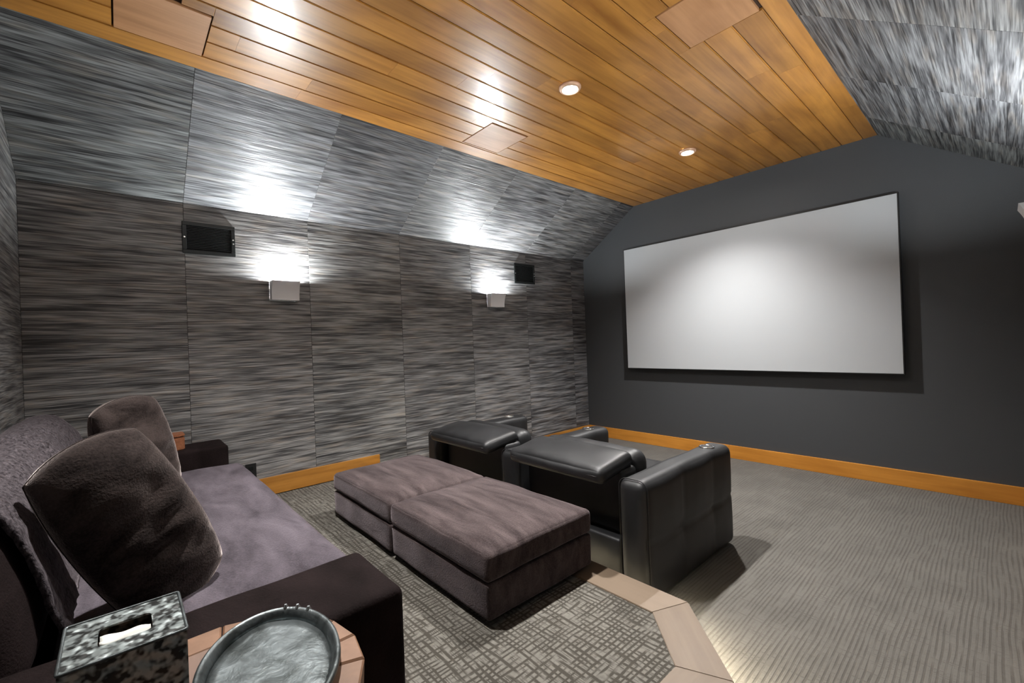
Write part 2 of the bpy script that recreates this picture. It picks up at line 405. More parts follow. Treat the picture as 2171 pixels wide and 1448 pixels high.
T1 = [(0.95, 1.0, 1.0), (1.02, 1.05, 1.10), (0.82, 0.83, 0.86), (1.10, 1.10, 1.10), (0.92, 0.93, 0.95), (1.02, 1.02, 1.02), (0.85, 0.85, 0.87)]
SL = math.hypot(X1, ZT - ZC)
papered_wall('wall_left', (0, YB, 0), (0, 1, 0), (0, 0, 1), LEN, ZC, seam_u, T0)
papered_wall('wall_left_slope', (0, YB, ZC), (0, 1, 0), (X1, 0, ZT - ZC), LEN, SL, seam_u, T1)
seam_r = [0.0] + [LEN - s for s in (4.88, 4.01, 3.14, 2.26, 1.39, 0.52)] + [LEN]
rev = [LEN - s for s in reversed(seam_r)]
papered_wall('wall_right', (W, 0, 0), (0, -1, 0), (0, 0, 1), LEN, ZC, rev, T0)
papered_wall('wall_right_slope', (W, 0, ZC), (0, -1, 0), (-X1, 0, ZT - ZC), LEN, SL, rev, T1)
def gable(name, y0, y1, mat):
    mw = Matrix(((1, 0, 0, 0), (0, 0, -1, y1), (0, 1, 0, 0), (0, 0, 0, 1)))
    return tag(prism(name, [(-0.09, -0.1), (W + 0.09, -0.1), (W + 0.09, ZC + 0.02), (X2 + 0.03, ZT + 0.09), (X1 - 0.03, ZT + 0.09), (-0.09, ZC + 0.02)], 0, y1 - y0, mat, mw=mw), kind='structure')
gable('wall_front', 0.0, 0.1, M['frontwall'])
gable('wall_back', YB - 0.1, YB, M['paper'])
# ceiling ----------------------------------------------------------
ceil = tag(box('ceiling', X1 - 0.012, X2 + 0.012, YB, 0, ZT + 0.016, ZT + 0.08, M['ceil_core']), kind='structure')
PANELS = [(1.005, 1.395, -4.995, -4.618), (1.032, 1.425, -2.822, -2.445), (2.82, 3.205, -2.845, -2.452)]
PITCH = 0.1576
nrow = 16
edges = [X1 - 0.011] + [1.0075 + PITCH * i for i in range(15)] + [X2 + 0.011]
rb = random.Random(11)
for i in range(len(edges) - 1):
    x0, x1 = edges[i] + 0.0022, edges[i + 1] - 0.0022
    cuts = [YB + 0.001]; y = YB + rb.uniform(0.7, 2.2)
    while y < -0.5:
        cuts.append(y); y += rb.uniform(1.3, 2.5)
    cuts.append(-0.002)
    pieces = [(x0, x1, cuts[k], cuts[k + 1]) for k in range(len(cuts) - 1)]
    for hi, (px0, px1, py0, py1) in enumerate(PANELS):
        if min(x1, px1) - max(x0, px0) > 0.004:      # the boards stop at a hatch and run on beside it
            ns = []
            for (q0, q1, a, b) in pieces:
                if b <= py0 or a >= py1: ns.append((q0, q1, a, b)); continue
                if a < py0 - 0.02: ns.append((q0, q1, a, py0 - 0.004))
                if b > py1 + 0.02: ns.append((q0, q1, py1 + 0.004, b))
                lo, up = max(a, py0 - 0.0035), min(b, py1 + 0.0035)
                if px0 - q0 > 0.012: ns.append((q0, px0 - 0.003, lo, up))
                if q1 - px1 > 0.012:
                    if hi == 0: lo = max(lo, py0 + 0.25)      # the open gap beside the first hatch
                    ns.append((px1 + 0.003, q1, lo, up))
            pieces = ns
    for (q0, q1, a, b) in pieces:
        bm = bmesh.new(); add_box(bm, -(q1 - q0) / 2, (q1 - q0) / 2, -(b - a) / 2 + 0.0004, (b - a) / 2 - 0.0004, 0, 0.015)
        es = [e for e in bm.edges if abs(e.verts[0].co.z) < 1e-6 and abs(e.verts[1].co.z) < 1e-6 and abs(e.verts[0].co.x - e.verts[1].co.x) < 1e-6]
        bmesh.ops.bevel(bm, geom=es, offset=0.0045, segments=2, affect='EDGES')
        bm_obj('ceiling_board', bm, M['wood_y'], ceil, Matrix.Translation(((q0 + q1) / 2, (a + b) / 2, ZT)))
LAB = ['square wood hatch in the plank ceiling with an open dark gap beside it', 'square wood hatch near the edge of the plank ceiling, beside the left-hand slope', 'square wood hatch in the ceiling planks beside the streaked right-hand slope']
for (x0, x1, y0, y1), lb in zip(PANELS, LAB):
    o = box('ceiling_hatch', -(x1 - x0) / 2 + 0.005, (x1 - x0) / 2 - 0.008, -(y1 - y0) / 2 + 0.003, (y1 - y0) / 2 - 0.003, -0.003, 0.014, M['panel'], bev=0.001, seg=1, mw=Matrix.Translation(((x0 + x1) / 2, (y0 + y1) / 2, ZT)))
    tag(o, lb, 'ceiling hatch', 'plywood hatches in the plank ceiling')
# baseboards ---------------------------------------------------------
def baseboard(name, x0, x1, y0, y1, z0, z1, mat):
    c = ((x0 + x1) / 2, (y0 + y1) / 2, 0)
    tag(box(name, x0 - c[0], x1 - c[0], y0 - c[1], y1 - c[1], z0, z1, mat, bev=0.003, mw=Matrix.Translation(c)), kind='structure')
baseboard('baseboard_left', 0.0, 0.018, YB, -3.19, ZR, ZR + 0.144, M['wood_y'])
baseboard('baseboard_left_lower', 0.0, 0.018, -3.19, 0.0, 0.0, HB, M['wood_y'])
baseboard('baseboard_front', 0.018, 1.95, -0.018, 0.0, 0.0, HB, M['wood_x'])
baseboard('baseboard_front_end', 1.951, W - 0.018, -0.018, 0.0, 0.0, HB, M['wood_x'])
baseboard('baseboard_right', W - 0.018, W, YB, 0.0, 0.0, HB, M['wood_y'])

# ================================================================== LAMPS
def downlight(x, y, label, group='recessed downlights in the plank ceiling'):
    t = thing('recessed_light', label, 'ceiling light', (x, y, ZT), 0, group)
    lathe('trim_ring', [(0.0455, -0.001), (0.074, -0.001), (0.074, -0.010), (0.068, -0.020), (0.056, -0.024), (0.0455, -0.012)], M['bronze'], t, seg=40)
    cyl('lens', 0.045, -0.014, -0.004, M['lens'], t, seg=36)
    ld = bpy.data.lights.new('downlight_beam', 'SPOT'); ld.energy = DOWN_W; ld.spot_size = math.radians(117); ld.spot_blend = 0.85; ld.shadow_soft_size = 0.035; ld.color = (1.0, 0.985, 0.965)
    lo = bpy.data.objects.new('downlight_beam', ld); COL.objects.link(lo); lo.parent = t; lo.location = (0, 0, -0.03)
    return t
downlight(2.115, -1.071, 'round recessed downlight in the planks in front of the projection screen')
downlight(2.115, -2.713, 'round recessed downlight with copper trim in the planks above the leather recliners')
downlight(2.115, -4.355, 'round recessed downlight in the planks above the sofa')

def make_sconce(label, y, side):
    """scoop sconce: front flares outward to an open top"""
    t = thing('wall_sconce', label, 'wall lamp', (0 if side > 0 else W, y, 1.787), 0 if side > 0 else math.pi, 'white scoop sconces on the side walls')
    hw = 0.105; H = 0.155; n = 12
    prof = []
    for i in range(n + 1):
        s = i / n; prof.append((0.062 + 0.040 * s ** 2.2, H * s))
    bm = bmesh.new(); th = 0.004
    outer = [[bm.verts.new((d, sy * hw, z)) for sy in (-1, 1)] for d, z in prof]
    inner = [[bm.verts.new((d - th, sy * (hw - th), z + (th if k == 0 else 0))) for sy in (-1, 1)] for k, (d, z) in enumerate(prof)]
    wo = [[bm.verts.new((0.002, sy * hw, z)) for sy in (-1, 1)] for d, z in prof]
    wi = [[bm.verts.new((0.006, sy * (hw - th), z + (th if k == 0 else 0))) for sy in (-1, 1)] for k, (d, z) in enumerate(prof)]
    for i in range(n):
        bm.faces.new((outer[i][0], outer[i][1], outer[i + 1][1], outer[i + 1][0])); bm.faces.new((inner[i][0], inner[i + 1][0], inner[i + 1][1], inner[i][1]))
        for s in (0, 1):
            bm.faces.new((outer[i][s], outer[i + 1][s], wo[i + 1][s], wo[i][s])); bm.faces.new((inner[i][s], inner[i + 1][s], wi[i + 1][s], wi[i][s]))
    bm.faces.new((outer[0][0], outer[0][1], wo[0][1], wo[0][0])); bm.faces.new((inner[0][0], inner[0][1], wi[0][1], wi[0][0]))
    bm.faces.new((outer[n][0], outer[n][1], inner[n][1], inner[n][0]))
    for s in (0, 1): bm.faces.new((outer[n][s], inner[n][s], wi[n][s], wo[n][s]))
    bmesh.ops.recalc_face_normals(bm, faces=bm.faces)
    bm_obj('shade', bm, M['sconce'], t)
    box('backplate', 0.001, 0.006, -hw + 0.006, hw - 0.006, 0.006, H - 0.002, M['sconce'], t)
    bm = bmesh.new(); bmesh.ops.create_cone(bm, cap_ends=True, segments=18, radius1=0.011, radius2=0.011, depth=0.075, matrix=Matrix.Translation((0.055, 0, H - 0.011)) @ Matrix.Rotation(math.pi / 2, 4, 'X'))
    lb = bm_obj('lamp', bm, M['lamp'], t); lb['label'] = 'glowing lamp'
    box('lamp_holder', 0.006, 0.05, -0.03, 0.03, H - 0.06, H - 0.026, M['black'], t)
    return t
make_sconce('white scoop wall sconce glowing upward, beside the large ribbed vent', -3.975, 1)
make_sconce('white scoop wall sconce glowing upward, beside the small vent near the corner', -1.69, 1)
make_sconce('white scoop wall sconce on the wall to the right of the projection screen', -1.69, -1)
make_sconce('white scoop wall sconce on the right wall nearer the sofa', -3.975, -1)

# step light strips tucked under the nosing
def strip(p, q, label):
    a = Vector((p[0], p[1], 0)); b = Vector((q[0], q[1], 0)); d = b - a; ang = math.atan2(d.y, d.x)
    c = (a + b) / 2; ln = d.length
    mw = Matrix.Translation((c.x, c.y, NZ0 - 0.012)) @ Matrix.Rotation(ang, 4, 'Z')
    t = thing('light_strip', label, 'light strip', group='light strips under the wooden step nosing'); t.matrix_basis = mw
    box('channel', -ln / 2, ln / 2, -0.006, 0.008, 0.004, 0.0115, M['chrome'], t)
    box('shield_lip', -ln / 2, ln / 2, 0.0065, 0.0078, -0.003, 0.004, M['chrome'], t)  # added front lip, blocks the strip's sideways light towards the recliner backs
    box('diffuser', -ln / 2 + 0.002, ln / 2 - 0.002, -0.004, 0.006, -0.002, 0.004, M['strip'], t)
g_ = E_ - 0.012
strip((0.03, -3.19 - g_), (3.055, -3.19 - g_), 'warm light strip under the wood nosing behind the leather recliners')
strip((3.066 - g_ * 0.3, -3.196 - g_ * 1.0), (3.372 - g_, -3.50 - g_ * 0.6), 'warm light strip under the angled corner of the wood nosing')
strip((3.38 - g_, -3.52), (3.38 - g_, YB + 0.02), 'warm light strip under the wood nosing along the side aisle')

# ================================================================== FIXTURES ON WALLS
def screen():
    x0, x1, z0, z1 = 0.728, 3.446, 0.968, 2.518
    t = thing('projector_screen', 'large white wall-mounted projection screen with thin black frame', 'projection screen', ((x0 + x1) / 2, -0.065, z0))
    hw = (x1 - x0) / 2; h = z1 - z0
    box('fabric', -hw + 0.008, hw - 0.008, -0.012, 0.004, 0.008, h - 0.008, M['screen'], t)
    for nm, a in (('frame_rail', (-hw, hw, -0.014, 0.02, 0, 0.009)), ('frame_rail', (-hw, hw, -0.014, 0.02, h - 0.013, h)), ('frame_rail', (-hw, -hw + 0.009, -0.014, 0.02, 0.009, h - 0.013)), ('frame_rail', (hw - 0.009, hw, -0.014, 0.02, 0.009, h - 0.013))):
        box(nm, *a, M['black'], t, bev=0.001, seg=1)
    for sx in (-0.7, 0.7):
        box('wall_bracket', sx - 0.05, sx + 0.05, 0.02, 0.065, h * 0.8, h * 0.8 + 0.05, M['black'], t)
screen()

def vent(y0, y1, z0, z1, nslat, label):
    wv, hv = y1 - y0, z1 - z0
    t = thing('wall_vent', label, 'vent', (0.0, (y0 + y1) / 2, z0), 0, 'black vents high on the wallpapered wall')
    f = 0.026; hw = wv / 2
    box('frame_rail', 0.001, 0.014, -hw, hw, 0, f, M['vent'], t, bev=0.002, seg=1)
    box('frame_rail', 0.001, 0.014, -hw, hw, hv - f, hv, M['vent'], t, bev=0.002, seg=1)
    box('frame_rail', 0.001, 0.014, -hw, -hw + f, f, hv - f, M['vent'], t, bev=0.002, seg=1)
    box('frame_rail', 0.001, 0.014, hw - f, hw, f, hv - f, M['vent'], t, bev=0.002, seg=1)
    box('backing', 0.0005, 0.002, -hw + f, hw - f, f, hv - f, M['black'], t)
    inner = hv - 2 * f; ms = None
    for i in range(nslat):
        z = f + inner * (i + 0.5) / nslat
        mw = Matrix.Translation((0.007, 0, z)) @ Matrix.Rotation(math.radians(35), 4, 'Y')
        if ms is None:
            o = box('slat', -0.005, 0.005, -hw + f + 0.001, hw - f - 0.001, -0.0015, 0.0015, M['slat'], t, mw=mw); ms = o.data
        else: link('slat', ms, None, t, mw)
    for sy, sz in ((-hw + 0.013, hv * 0.5), (hw - 0.013, hv * 0.42), (hw - 0.013, hv * 0.55)):
        s = cyl('screw', 0.006, 0.0, 0.003, M['screw'], t, seg=10, mw=Matrix.Translation((0.014, sy, sz)) @ Matrix.Rotation(math.pi / 2, 4, 'Y'))
vent(-4.648, -4.314, 2.118, 2.352, 15, 'wide black ribbed wall vent with bright screws beside the sconce')
vent(-1.356, -1.008, 2.096, 2.342, 15, 'black wall vent set near the corner of the screen wall')

# outlet plate
ot = thing('wall_outlet', 'black electrical outlet plate low on the wallpapered wall behind the sofa corner', 'outlet', (0.0, -4.262, 0.365))
box('cover_plate', 0.001, 0.007, -0.038, 0.038, 0, 0.118, M['black'], ot, bev=0.0015, seg=1)
for z in (0.032, 0.078):
    box('socket', 0.007, 0.009, -0.016, 0.016, z - 0.012, z + 0.016, M['vent'], ot, bev=0.001, seg=1)

# ================================================================== OTTOMANS
def make_ottoman(label, x, seed):
    t = thing('ottoman', label, 'ottoman', (x, -3.585, ZR), 0, 'pair of velvet ottomans between sofa and recliners')
    hx, hy = 0.427, 0.338
    def fb(p, a):
        p.x += 0.006 * nz(p, 5, seed); p.y += 0.006 * nz(p, 5, seed + 9); return p
    cushion('base', -hx, hx, -hy, hy, 0.022, 0.176, 0.014, M['velvet_otto'], t, (20, 16, 5), fb)
    def fc(p, a):
        if a.z > 0: p.z += 0.034 * (1 - a.x ** 4) * (1 - a.y ** 4) + 0.006 * nz(p, 6, seed)
        k = 1 - a.z * a.z
        p.x += (0.003 * k * (1 if a.x > 0 else -1) * abs(a.x) ** 6) + 0.003 * nz(p, 7, seed + 3)
        p.y += (0.003 * k * (1 if a.y > 0 else -1) * abs(a.y) ** 6) + 0.003 * nz(p, 7, seed + 5)
        if a.z < 0: p.z += 0.006 * nz(p, 5, seed + 8)
        return p
    cu = cushion('cushion', -hx, hx, -hy, hy, 0.180, 0.298, 0.020, M['velvet_otto'], t, (26, 22, 5), fc)
    for sx in (-1, 1):
        for sy in (-1, 1):
            cyl('foot', 0.022, 0.0, 0.028, M['black'], t, (sx * (hx - 0.07), sy * (hy - 0.07), 0), seg=14)
    return t
make_ottoman('velvet ottoman standing at the chamfered end of the wood step nosing', 2.158, 1.0)
make_ottoman('velvet ottoman standing nearer the wallpapered wall', 1.291, 4.0)

# ================================================================== RECLINERS
def recliner():
    t = thing('theater_recliner', 'black leather two-seat theater recliner with three armrests and cup holders', 'recliner', (1.775, -2.58, 0))
    ox, oy = 1.775, -2.58
    ARM_H = 0.652
    def arm(cx, outer):
        y0, y1 = -3.10 - oy, -2.05 - oy; hw = 0.083
        seams_y = [(-2.70 - oy), (-2.33 - oy)]; zs = 0.33
        def fn(p, a):
            if outer and a.x * outer > 0.6 and abs(a.y) < 0.995:
                yy = p.y + (y0 + y1) / 2; zz = p.z + (ARM_H + 0.012) / 2
                zsm = zs - 0.02 * math.sin((yy - y0) * 3.0)
                dy = min(abs(yy - s) for s in seams_y); dz = abs(zz - zsm)
                pinch = max(0, 1 - dy / 0.10) * max(0, 1 - dz / 0.10)
                groove = 0.006 * math.exp(-(dz / 0.010) ** 2) + 0.004 * math.exp(-(dy / 0.010) ** 2)
                puff = 0.010 * min(1, dz / 0.14) * min(1, dy / 0.14) * (1 - a.z ** 6) * (1 - a.y ** 6)
                p.x += outer * (puff - groove - 0.012 * pinch)
            if a.z > 0.5: p.z += 0.004 * nz(p, 5, 2) - 0.012 * max(0.0, (-a.y - 0.2))
            return p
        o = cushion('armrest', cx - ox - hw, cx - ox + hw, y0, y1, 0.012, ARM_H, 0.05, M['leather'], t, (8, 44, 30), fn)
        # cup holder
        cy = -2.235 - oy
        lathe('cup_holder', [(0.032, 0.001), (0.036, 0.006), (0.044, 0.006), (0.047, 0.0005), (0.040, -0.004)], M['chrome'], o, (cx - ox, cy, ARM_H + 0.002), seg=32)
        cyl('cup_insert', 0.033, 0.0, 0.004, M['black'], o, (cx - ox, cy, ARM_H + 0.001), seg=28)
        # piping round the rear edge
        for off, nm in ((0.012, 'piping'),):
            pts = []; r = 0.05; hx = hw + 0.0012; top = ARM_H + 0.0012 - 0.009
            pts.append((cx - ox - hx, y0 + off, 0.06))
            for k in range(9):
                an = math.pi - k / 8 * math.pi / 2; pts.append((cx - ox - hx + r + r * math.cos(an), y0 + off + 0.012, top - r + r * math.sin(an)))
            for k in range(9):
                an = math.pi / 2 - k / 8 * math.pi / 2; pts.append((cx - ox + hx - r + r * math.cos(an), y0 + off + 0.012, top - r + r * math.sin(an)))
            pts.append((cx - ox + hx, y0 + off, 0.06))
            pts = [(a, y0 + off + 0.012, c) for a, b, c in pts]
            tube(nm, pts, 0.0032, M['leather'], o, 6)
    arm(0.820, -1); arm(1.775, 0); arm(2.727, 1)
    for x0, x1 in ((0.906, 1.690), (1.861, 2.642)):
        a, b = x0 - ox, x1 - ox
        cushion('seat_base', a, b, -3.085 - oy, -2.14 - oy, 0.014, 0.31, 0.02, M['leather'], t, (10, 10, 4))
        cushion('seat_cushion', a + 0.004, b - 0.004, -2.80 - oy, -2.10 - oy, 0.312, 0.47, 0.05, M['leather'], t, (12, 12, 4), lambda p, q: Vector((p.x, p.y, p.z + (0.02 * (1 - q.x ** 4) * (1 - q.y ** 4) if q.z > 0 else 0))))
        cushion('backrest_shell', a + 0.02, b - 0.02, -3.02 - oy, -2.86 - oy, 0.30, 0.655, 0.03, M['leather'], t, (10, 6, 8))
        # padded head cushion lying back, rear edge lower
        mw = Matrix.Translation(((a + b) / 2 + 0.0, -3.035 - oy, 0.673)) @ Matrix.Rotation(math.radians(9), 4, 'X')
        hw = (b - a) / 2 - 0.028
        def fh(p, q):
            if q.z > 0: p.z += 0.022 * (1 - abs(q.x) ** 3) * (1 - q.y ** 4) + 0.004 * nz(p, 8, a)
            k = (1 - q.z ** 2); p.y += -0.010 * k * (1 - q.x ** 2) if q.y < -0.9 else 0
            return p
        hc = cushion('head_cushion', -hw, hw, -0.155, 0.155, -0.045, 0.038, 0.034, M['leather'], t, (30, 14, 4), fh, mw)
        pts = []
        for k in range(25): pts.append((-hw + 0.03 + (2 * hw - 0.06) * k / 24, -0.157, 0.006))
        tube('seam', pts, 0.0025, M['leather'], hc, 6)
        # upper roll of the backrest in front of it
        def fr(p, q):
            p.z += 0.010 * (1 - q.x ** 2) + 0.004 * nz(p, 9, b); return p
        cushion('backrest_roll', a + 0.012, b - 0.012, -2.885 - oy, -2.735 - oy, 0.47, 0.722, 0.07, M['leather'], t, (24, 4, 8), fr)
    return t
recliner()

# ================================================================== SOFA
def sofa():
    X0, X3 = 0.17, 2.955; XA, XB = 0.468, 2.655
    t = thing('sofa', 'long dark brown velvet sofa with low square arms', 'sofa', (1.56, -4.95, ZR)); ox, oy, oz = 1.56, -4.95, ZR
    yf, yb = -4.475, -5.44
    def fn(p, a): 
        p.x += 0.004 * nz(p, 5, 1); p.z += 0.004 * nz(p, 6, 3); return p
    for a, b in ((X0, XA), (XB, X3)):
        cushion('arm', a - ox, b - ox, yb - oy, yf - oy, 0.03, 0.540, 0.026, M['velvet'], t, (8, 26, 12), fn)
    cushion('base', XA - ox - 0.005, XB - ox + 0.005, yb - oy, -4.50 - oy, 0.05, 0.255, 0.015, M['velvet'], t, (20, 8, 4))
    cushion('back_frame', XA - ox, XB - ox, yb - oy, -5.31 - oy, 0.2555, 0.70, 0.02, M['velvet'], t, (20, 3, 8))
    def fs(p, a):
        if a.z > 0: p.z += 0.016 * (1 - a.x ** 6) * (1 - abs(a.y) ** 5) + 0.007 * nz(p, 4.5, 5)
        if a.y > 0.9: p.y += 0.008 * (1 - a.z ** 2)
        return p
    cushion('seat_cushion', XA - ox + 0.006, XB - ox - 0.006, -5.17 - oy, -4.405 - oy, 0.2555, 0.415, 0.042, M['velvet_seat'], t, (40, 18, 4), fs)
    xm = (XA + XB) / 2
    for k, (a, b, tilt) in enumerate(((XA + 0.01, xm - 0.004, 13), (xm + 0.004, XB - 0.01, 13))):
        def fk(p, q, k=k):
            if q.y > 0: p.y += 0.03 * (1 - abs(q.x) ** 3) * (1 - abs(q.z) ** 2.5) + 0.016 * nz(p, 5, k * 7.0)
            if q.z > 0.3: p.z += 0.02 * (1 - q.x ** 4) + 0.014 * nz(p, 4, k * 3.0 + 2)
            p.x *= 1 - 0.02 * max(0, q.z)
            return p
        mw = Matrix.Translation(((a + b) / 2 - ox, -5.262 - oy, 0.405)) @ Matrix.Rotation(math.radians(tilt), 4, 'X')
        cushion('back_cushion', -(b - a) / 2, (b - a) / 2, -0.075, 0.095, 0.0, 0.43, 0.08, M['velvet'], t, (26, 6, 14), fk, mw)
    for sx in (X0 + 0.06, X3 - 0.06):
        for sy in (yb + 0.06, yf - 0.06): cyl('foot', 0.024, 0.0, 0.034, M['black'], t, (sx - ox, sy - oy, 0), seg=14)
sofa()

def throw():
    """tufted plush throw draped over both back cushions"""
    x0, x1 = 0.60, 2.47
    th_ = thing('throw_blanket', 'tufted plush mauve throw draped over the back cushions of the sofa', 'blanket', ((x0 + x1) / 2, -5.262, ZR + 0.405))
    rot = Matrix.Rotation(math.radians(13), 3, 'X')
    prof = [(0.150, 0.045), (0.148, 0.10), (0.150, 0.16), (0.152, 0.22), (0.150, 0.28), (0.143, 0.33), (0.130, 0.38), (0.110, 0.42), (0.083, 0.455), (0.05, 0.472), (0.015, 0.478), (-0.02, 0.474), (-0.05, 0.462)]
    fine = []
    for i in range(len(prof) - 1):
        for k in range(3):
            f = k / 3; fine.append((prof[i][0] * (1 - f) + prof[i + 1][0] * f, prof[i][1] * (1 - f) + prof[i + 1][1] * f))
    fine.append(prof[-1])
    NX = 90; bm = bmesh.new(); G = []
    xm = ((0.468 + 2.655) / 2) - (x0 + x1) / 2
    for i in range(NX + 1):
        x = -(x1 - x0) / 2 + (x1 - x0) * i / NX; row = []
        dip = 0.022 * math.exp(-((x - xm) / 0.05) ** 2)
        for j, (y, z) in enumerate(fine):
            a = fine[max(0, j - 1)]; b = fine[min(len(fine) - 1, j + 1)]; d = Vector((b[0] - a[0], b[1] - a[1])).normalized(); nn = Vector((d.y, -d.x))
            o = 0.010 * nz((x, y, z), 6, 3) + 0.005 * nz((x, y, z), 28, 1) - dip
            p = rot @ Vector((x + 0.008 * nz((0, y, z), 9, 4), y + nn.x * o, z + nn.y * o))
            row.append(bm.verts.new(p))
        G.append(row)
    fs_ = []
    for i in range(NX):
        for j in range(len(fine) - 1): fs_.append(bm.faces.new((G[i][j], G[i][j + 1], G[i + 1][j + 1], G[i + 1][j])))
    bmesh.ops.recalc_face_normals(bm, faces=bm.faces)
    r_ = bmesh.ops.solidify(bm, geom=list(bm.faces), thickness=0.014)
    bm_obj('plush', bm, M['fur'], th_, smooth=True)
throw()

# ================================================================== PILLOWS
def pillow(label, center, normal, up, half, thick, seed, wr=0.02):
    n = Vector(normal).normalized(); u = Vector(up); u = (u - n * u.dot(n)).normalized(); r = u.cross(n)
    mw = Matrix(((r.x, u.x, n.x, center[0]), (r.y, u.y, n.y, center[1]), (r.z, u.z, n.z, center[2]), (0, 0, 0, 1)))
    t = thing('throw_pillow', label, 'pillow', group='dark velvet throw pillows on the sofa'); t.matrix_basis = mw
    K = 34; bm = bmesh.new(); V = {}
    def pos(i, j, s):
        a = -1 + 2 * i / K; b = -1 + 2 * j / K
        ss = lambda q: math.copysign(1 - (1 - abs(q)) ** 1.35, q)
        a, b = ss(a), ss(b)
        e = max(0.0, (1 - a * a) * (1 - b * b))
        x = half[0] * a * (1 - 0.26 * b * b) ** 0.5 * 1.05; y = half[1] * b * (1 - 0.24 * a * a) ** 0.5 * 1.05
        z = s * thick * e ** 0.30
        P = Vector((x, y, z))
        if 0 < i < K and 0 < j < K:
            z += wr * e ** 0.5 * (noise.noise(Vector((x * 4 + seed, y * 9 + seed, s * 3))) + 0.5 * noise.noise(Vector((x * 11 + seed, y * 22, s * 5 + seed))))
            crease = math.exp(-((y + 0.25 * half[1] + 0.10 * x) / 0.018) ** 2) + 0.8 * math.exp(-((y + 0.02 - 0.25 * x) / 0.016) ** 2)
            z -= s * wr * 0.7 * crease * e * (1 if s > 0 else 0)
        return (x, y, z)
    for s in (1, -1):
        for i in range(K + 1):
            for j in range(K + 1):
                if s < 0 and (i in (0, K) or j in (0, K)): V[s, i, j] = V[1, i, j]
                else: V[s, i, j] = bm.verts.new(pos(i, j, s))
    for s in (1, -1):
        for i in range(K):
            for j in range(K):
                q = [V[s, i, j], V[s, i + 1, j], V[s, i + 1, j + 1], V[s, i, j + 1]]
                bm.faces.new(q if s > 0 else list(reversed(q)))
    bm.normal_update()
    bm_obj('cover', bm, M['velvet_pillow'], t, smooth=True)
    ring = [pos(i, 0, 1) for i in range(K)] + [pos(K, j, 1) for j in range(K)] + [pos(i, K, 1) for i in range(K, 0, -1)] + [pos(0, j, 1) for j in range(K, 0, -1)]
    tube('piping', ring, 0.002, M['velvet_pillow'], t, 6, closed=True)
    return t
pillow('large dark brown velvet throw pillow leaning on the sofa near the tissue box', (2.30, -4.992, 0.872), (0.93, 0.34, 0.06), (0.0, -0.44, 0.90), (0.142, 0.28), 0.10, 1.3, 0.034)
pillow('dark brown velvet throw pillow standing on a corner at the far arm of the sofa', (1.25, -4.965, 0.90), (0.82, 0.57, 0.03), (0.0, -0.24, 0.96), (0.145, 0.27), 0.105, 5.1)

# tan leather catch-all tucked between the far arm and the wall
tn = thing('leather_box', 'small tan leather box with cut corner on the far sofa arm', 'box', (0.36, -4.80, ZR + 0.5415))
prism('body', [(-0.07, -0.09), (0.07, -0.09), (0.07, 0.055), (0.045, 0.09), (-0.07, 0.09)], 0.0, 0.085, M['tan'], tn, bev=0.006)
prism('lid', [(-0.072, -0.092), (0.072, -0.092), (0.072, 0.056), (0.046, 0.092), (-0.072, 0.092)], 0.086, 0.105, M['tan'], tn, bev=0.006)

# ================================================================== SIDE TABLE, TRAY, TISSUE BOX
TX, TY, TZ = 3.195, -4.918, 0.84
tb = thing('side_table', 'round wooden drum side table built of upright staves', 'side table', (TX, TY, ZR))
NS = 18; hT = TZ - ZR
ms = None
for i in range(NS):
    a = 2 * math.pi * i / NS
    if ms is None:
        bm = bmesh.new(); rT, rB, th = 0.214, 0.168, 0.062; dw = math.pi / NS - 0.006
        vs = []
        for z, r in ((0, rB), (hT * 0.5, (rT + rB) / 2 + 0.004), (hT, rT)):
            for rr in (r - th, r):
                for s in (-1, 1): vs.append(bm.verts.new((rr * math.cos(s * dw), rr * math.sin(s * dw), z)))
        def q(*ix): bm.faces.new([vs[k] for k in ix])
        q(0, 1, 3, 2); q(8, 10, 11, 9)
        for l in (0, 4): q(l, l + 2, l + 6, l + 4); q(l + 1, l + 5, l + 7, l + 3); q(l + 2, l + 3, l + 7, l + 6); q(l, l + 4, l + 5, l + 1)
        bmesh.ops.recalc_face_normals(bm, faces=bm.faces)
        bmesh.ops.bevel(bm, geom=[e for e in bm.edges if abs(e.verts[0].co.z - hT) < 1e-6 and abs(e.verts[1].co.z - hT) < 1e-6], offset=0.003, segments=1, affect='EDGES')
        o = bm_obj('stave', bm, M['stave'], tb, Matrix.Rotation(a, 4, 'Z')); ms = o.data
    else: link('stave', ms, None, tb, Matrix.Rotation(a, 4, 'Z'))
cyl('top_disc', 0.152, hT - 0.03, hT - 0.001, M['stave_top'], tb, seg=NS)

tr = thing('tray', 'oval tarnished metal tray with rolled rim and three rivets on the side table', 'tray', (3.19, -4.843, TZ), math.radians(-10))
A_, B_ = 0.157, 0.106
def oval(name, prof, mat, parent, seg=64):
    bm = bmesh.new(); rings = []
    for i in range(seg):
        an = 2 * math.pi * i / seg
        d = Vector((B_ * math.cos(an), A_ * math.sin(an))); nn = d.normalized()
        wob = 1 + 0.006 * math.sin(3 * an + 1)
        rings.append([bm.verts.new((A_ * math.cos(an) * wob + off * nn.x, B_ * math.sin(an) * wob + off * nn.y, z)) for off, z in prof])
    m = len(prof)
    for i in range(seg):
        a, b = rings[i], rings[(i + 1) % seg]
        for j in range(m): bm.faces.new((a[j], b[j], b[(j + 1) % m], a[(j + 1) % m]))
    bmesh.ops.recalc_face_normals(bm, faces=bm.faces)
    return bm_obj(name, bm, mat, parent, smooth=True)
oval('rim', [(-0.016, 0.004), (-0.012, 0.012), (-0.009, 0.020), (-0.004, 0.024), (0.0, 0.022), (0.001, 0.016), (-0.004, 0.010), (-0.010, 0.0012)], M['tray'], tr)
bm = bmesh.new(); seg = 64; ctr = bm.verts.new((0, 0, 0.006)); last = None; first = None
rg = []
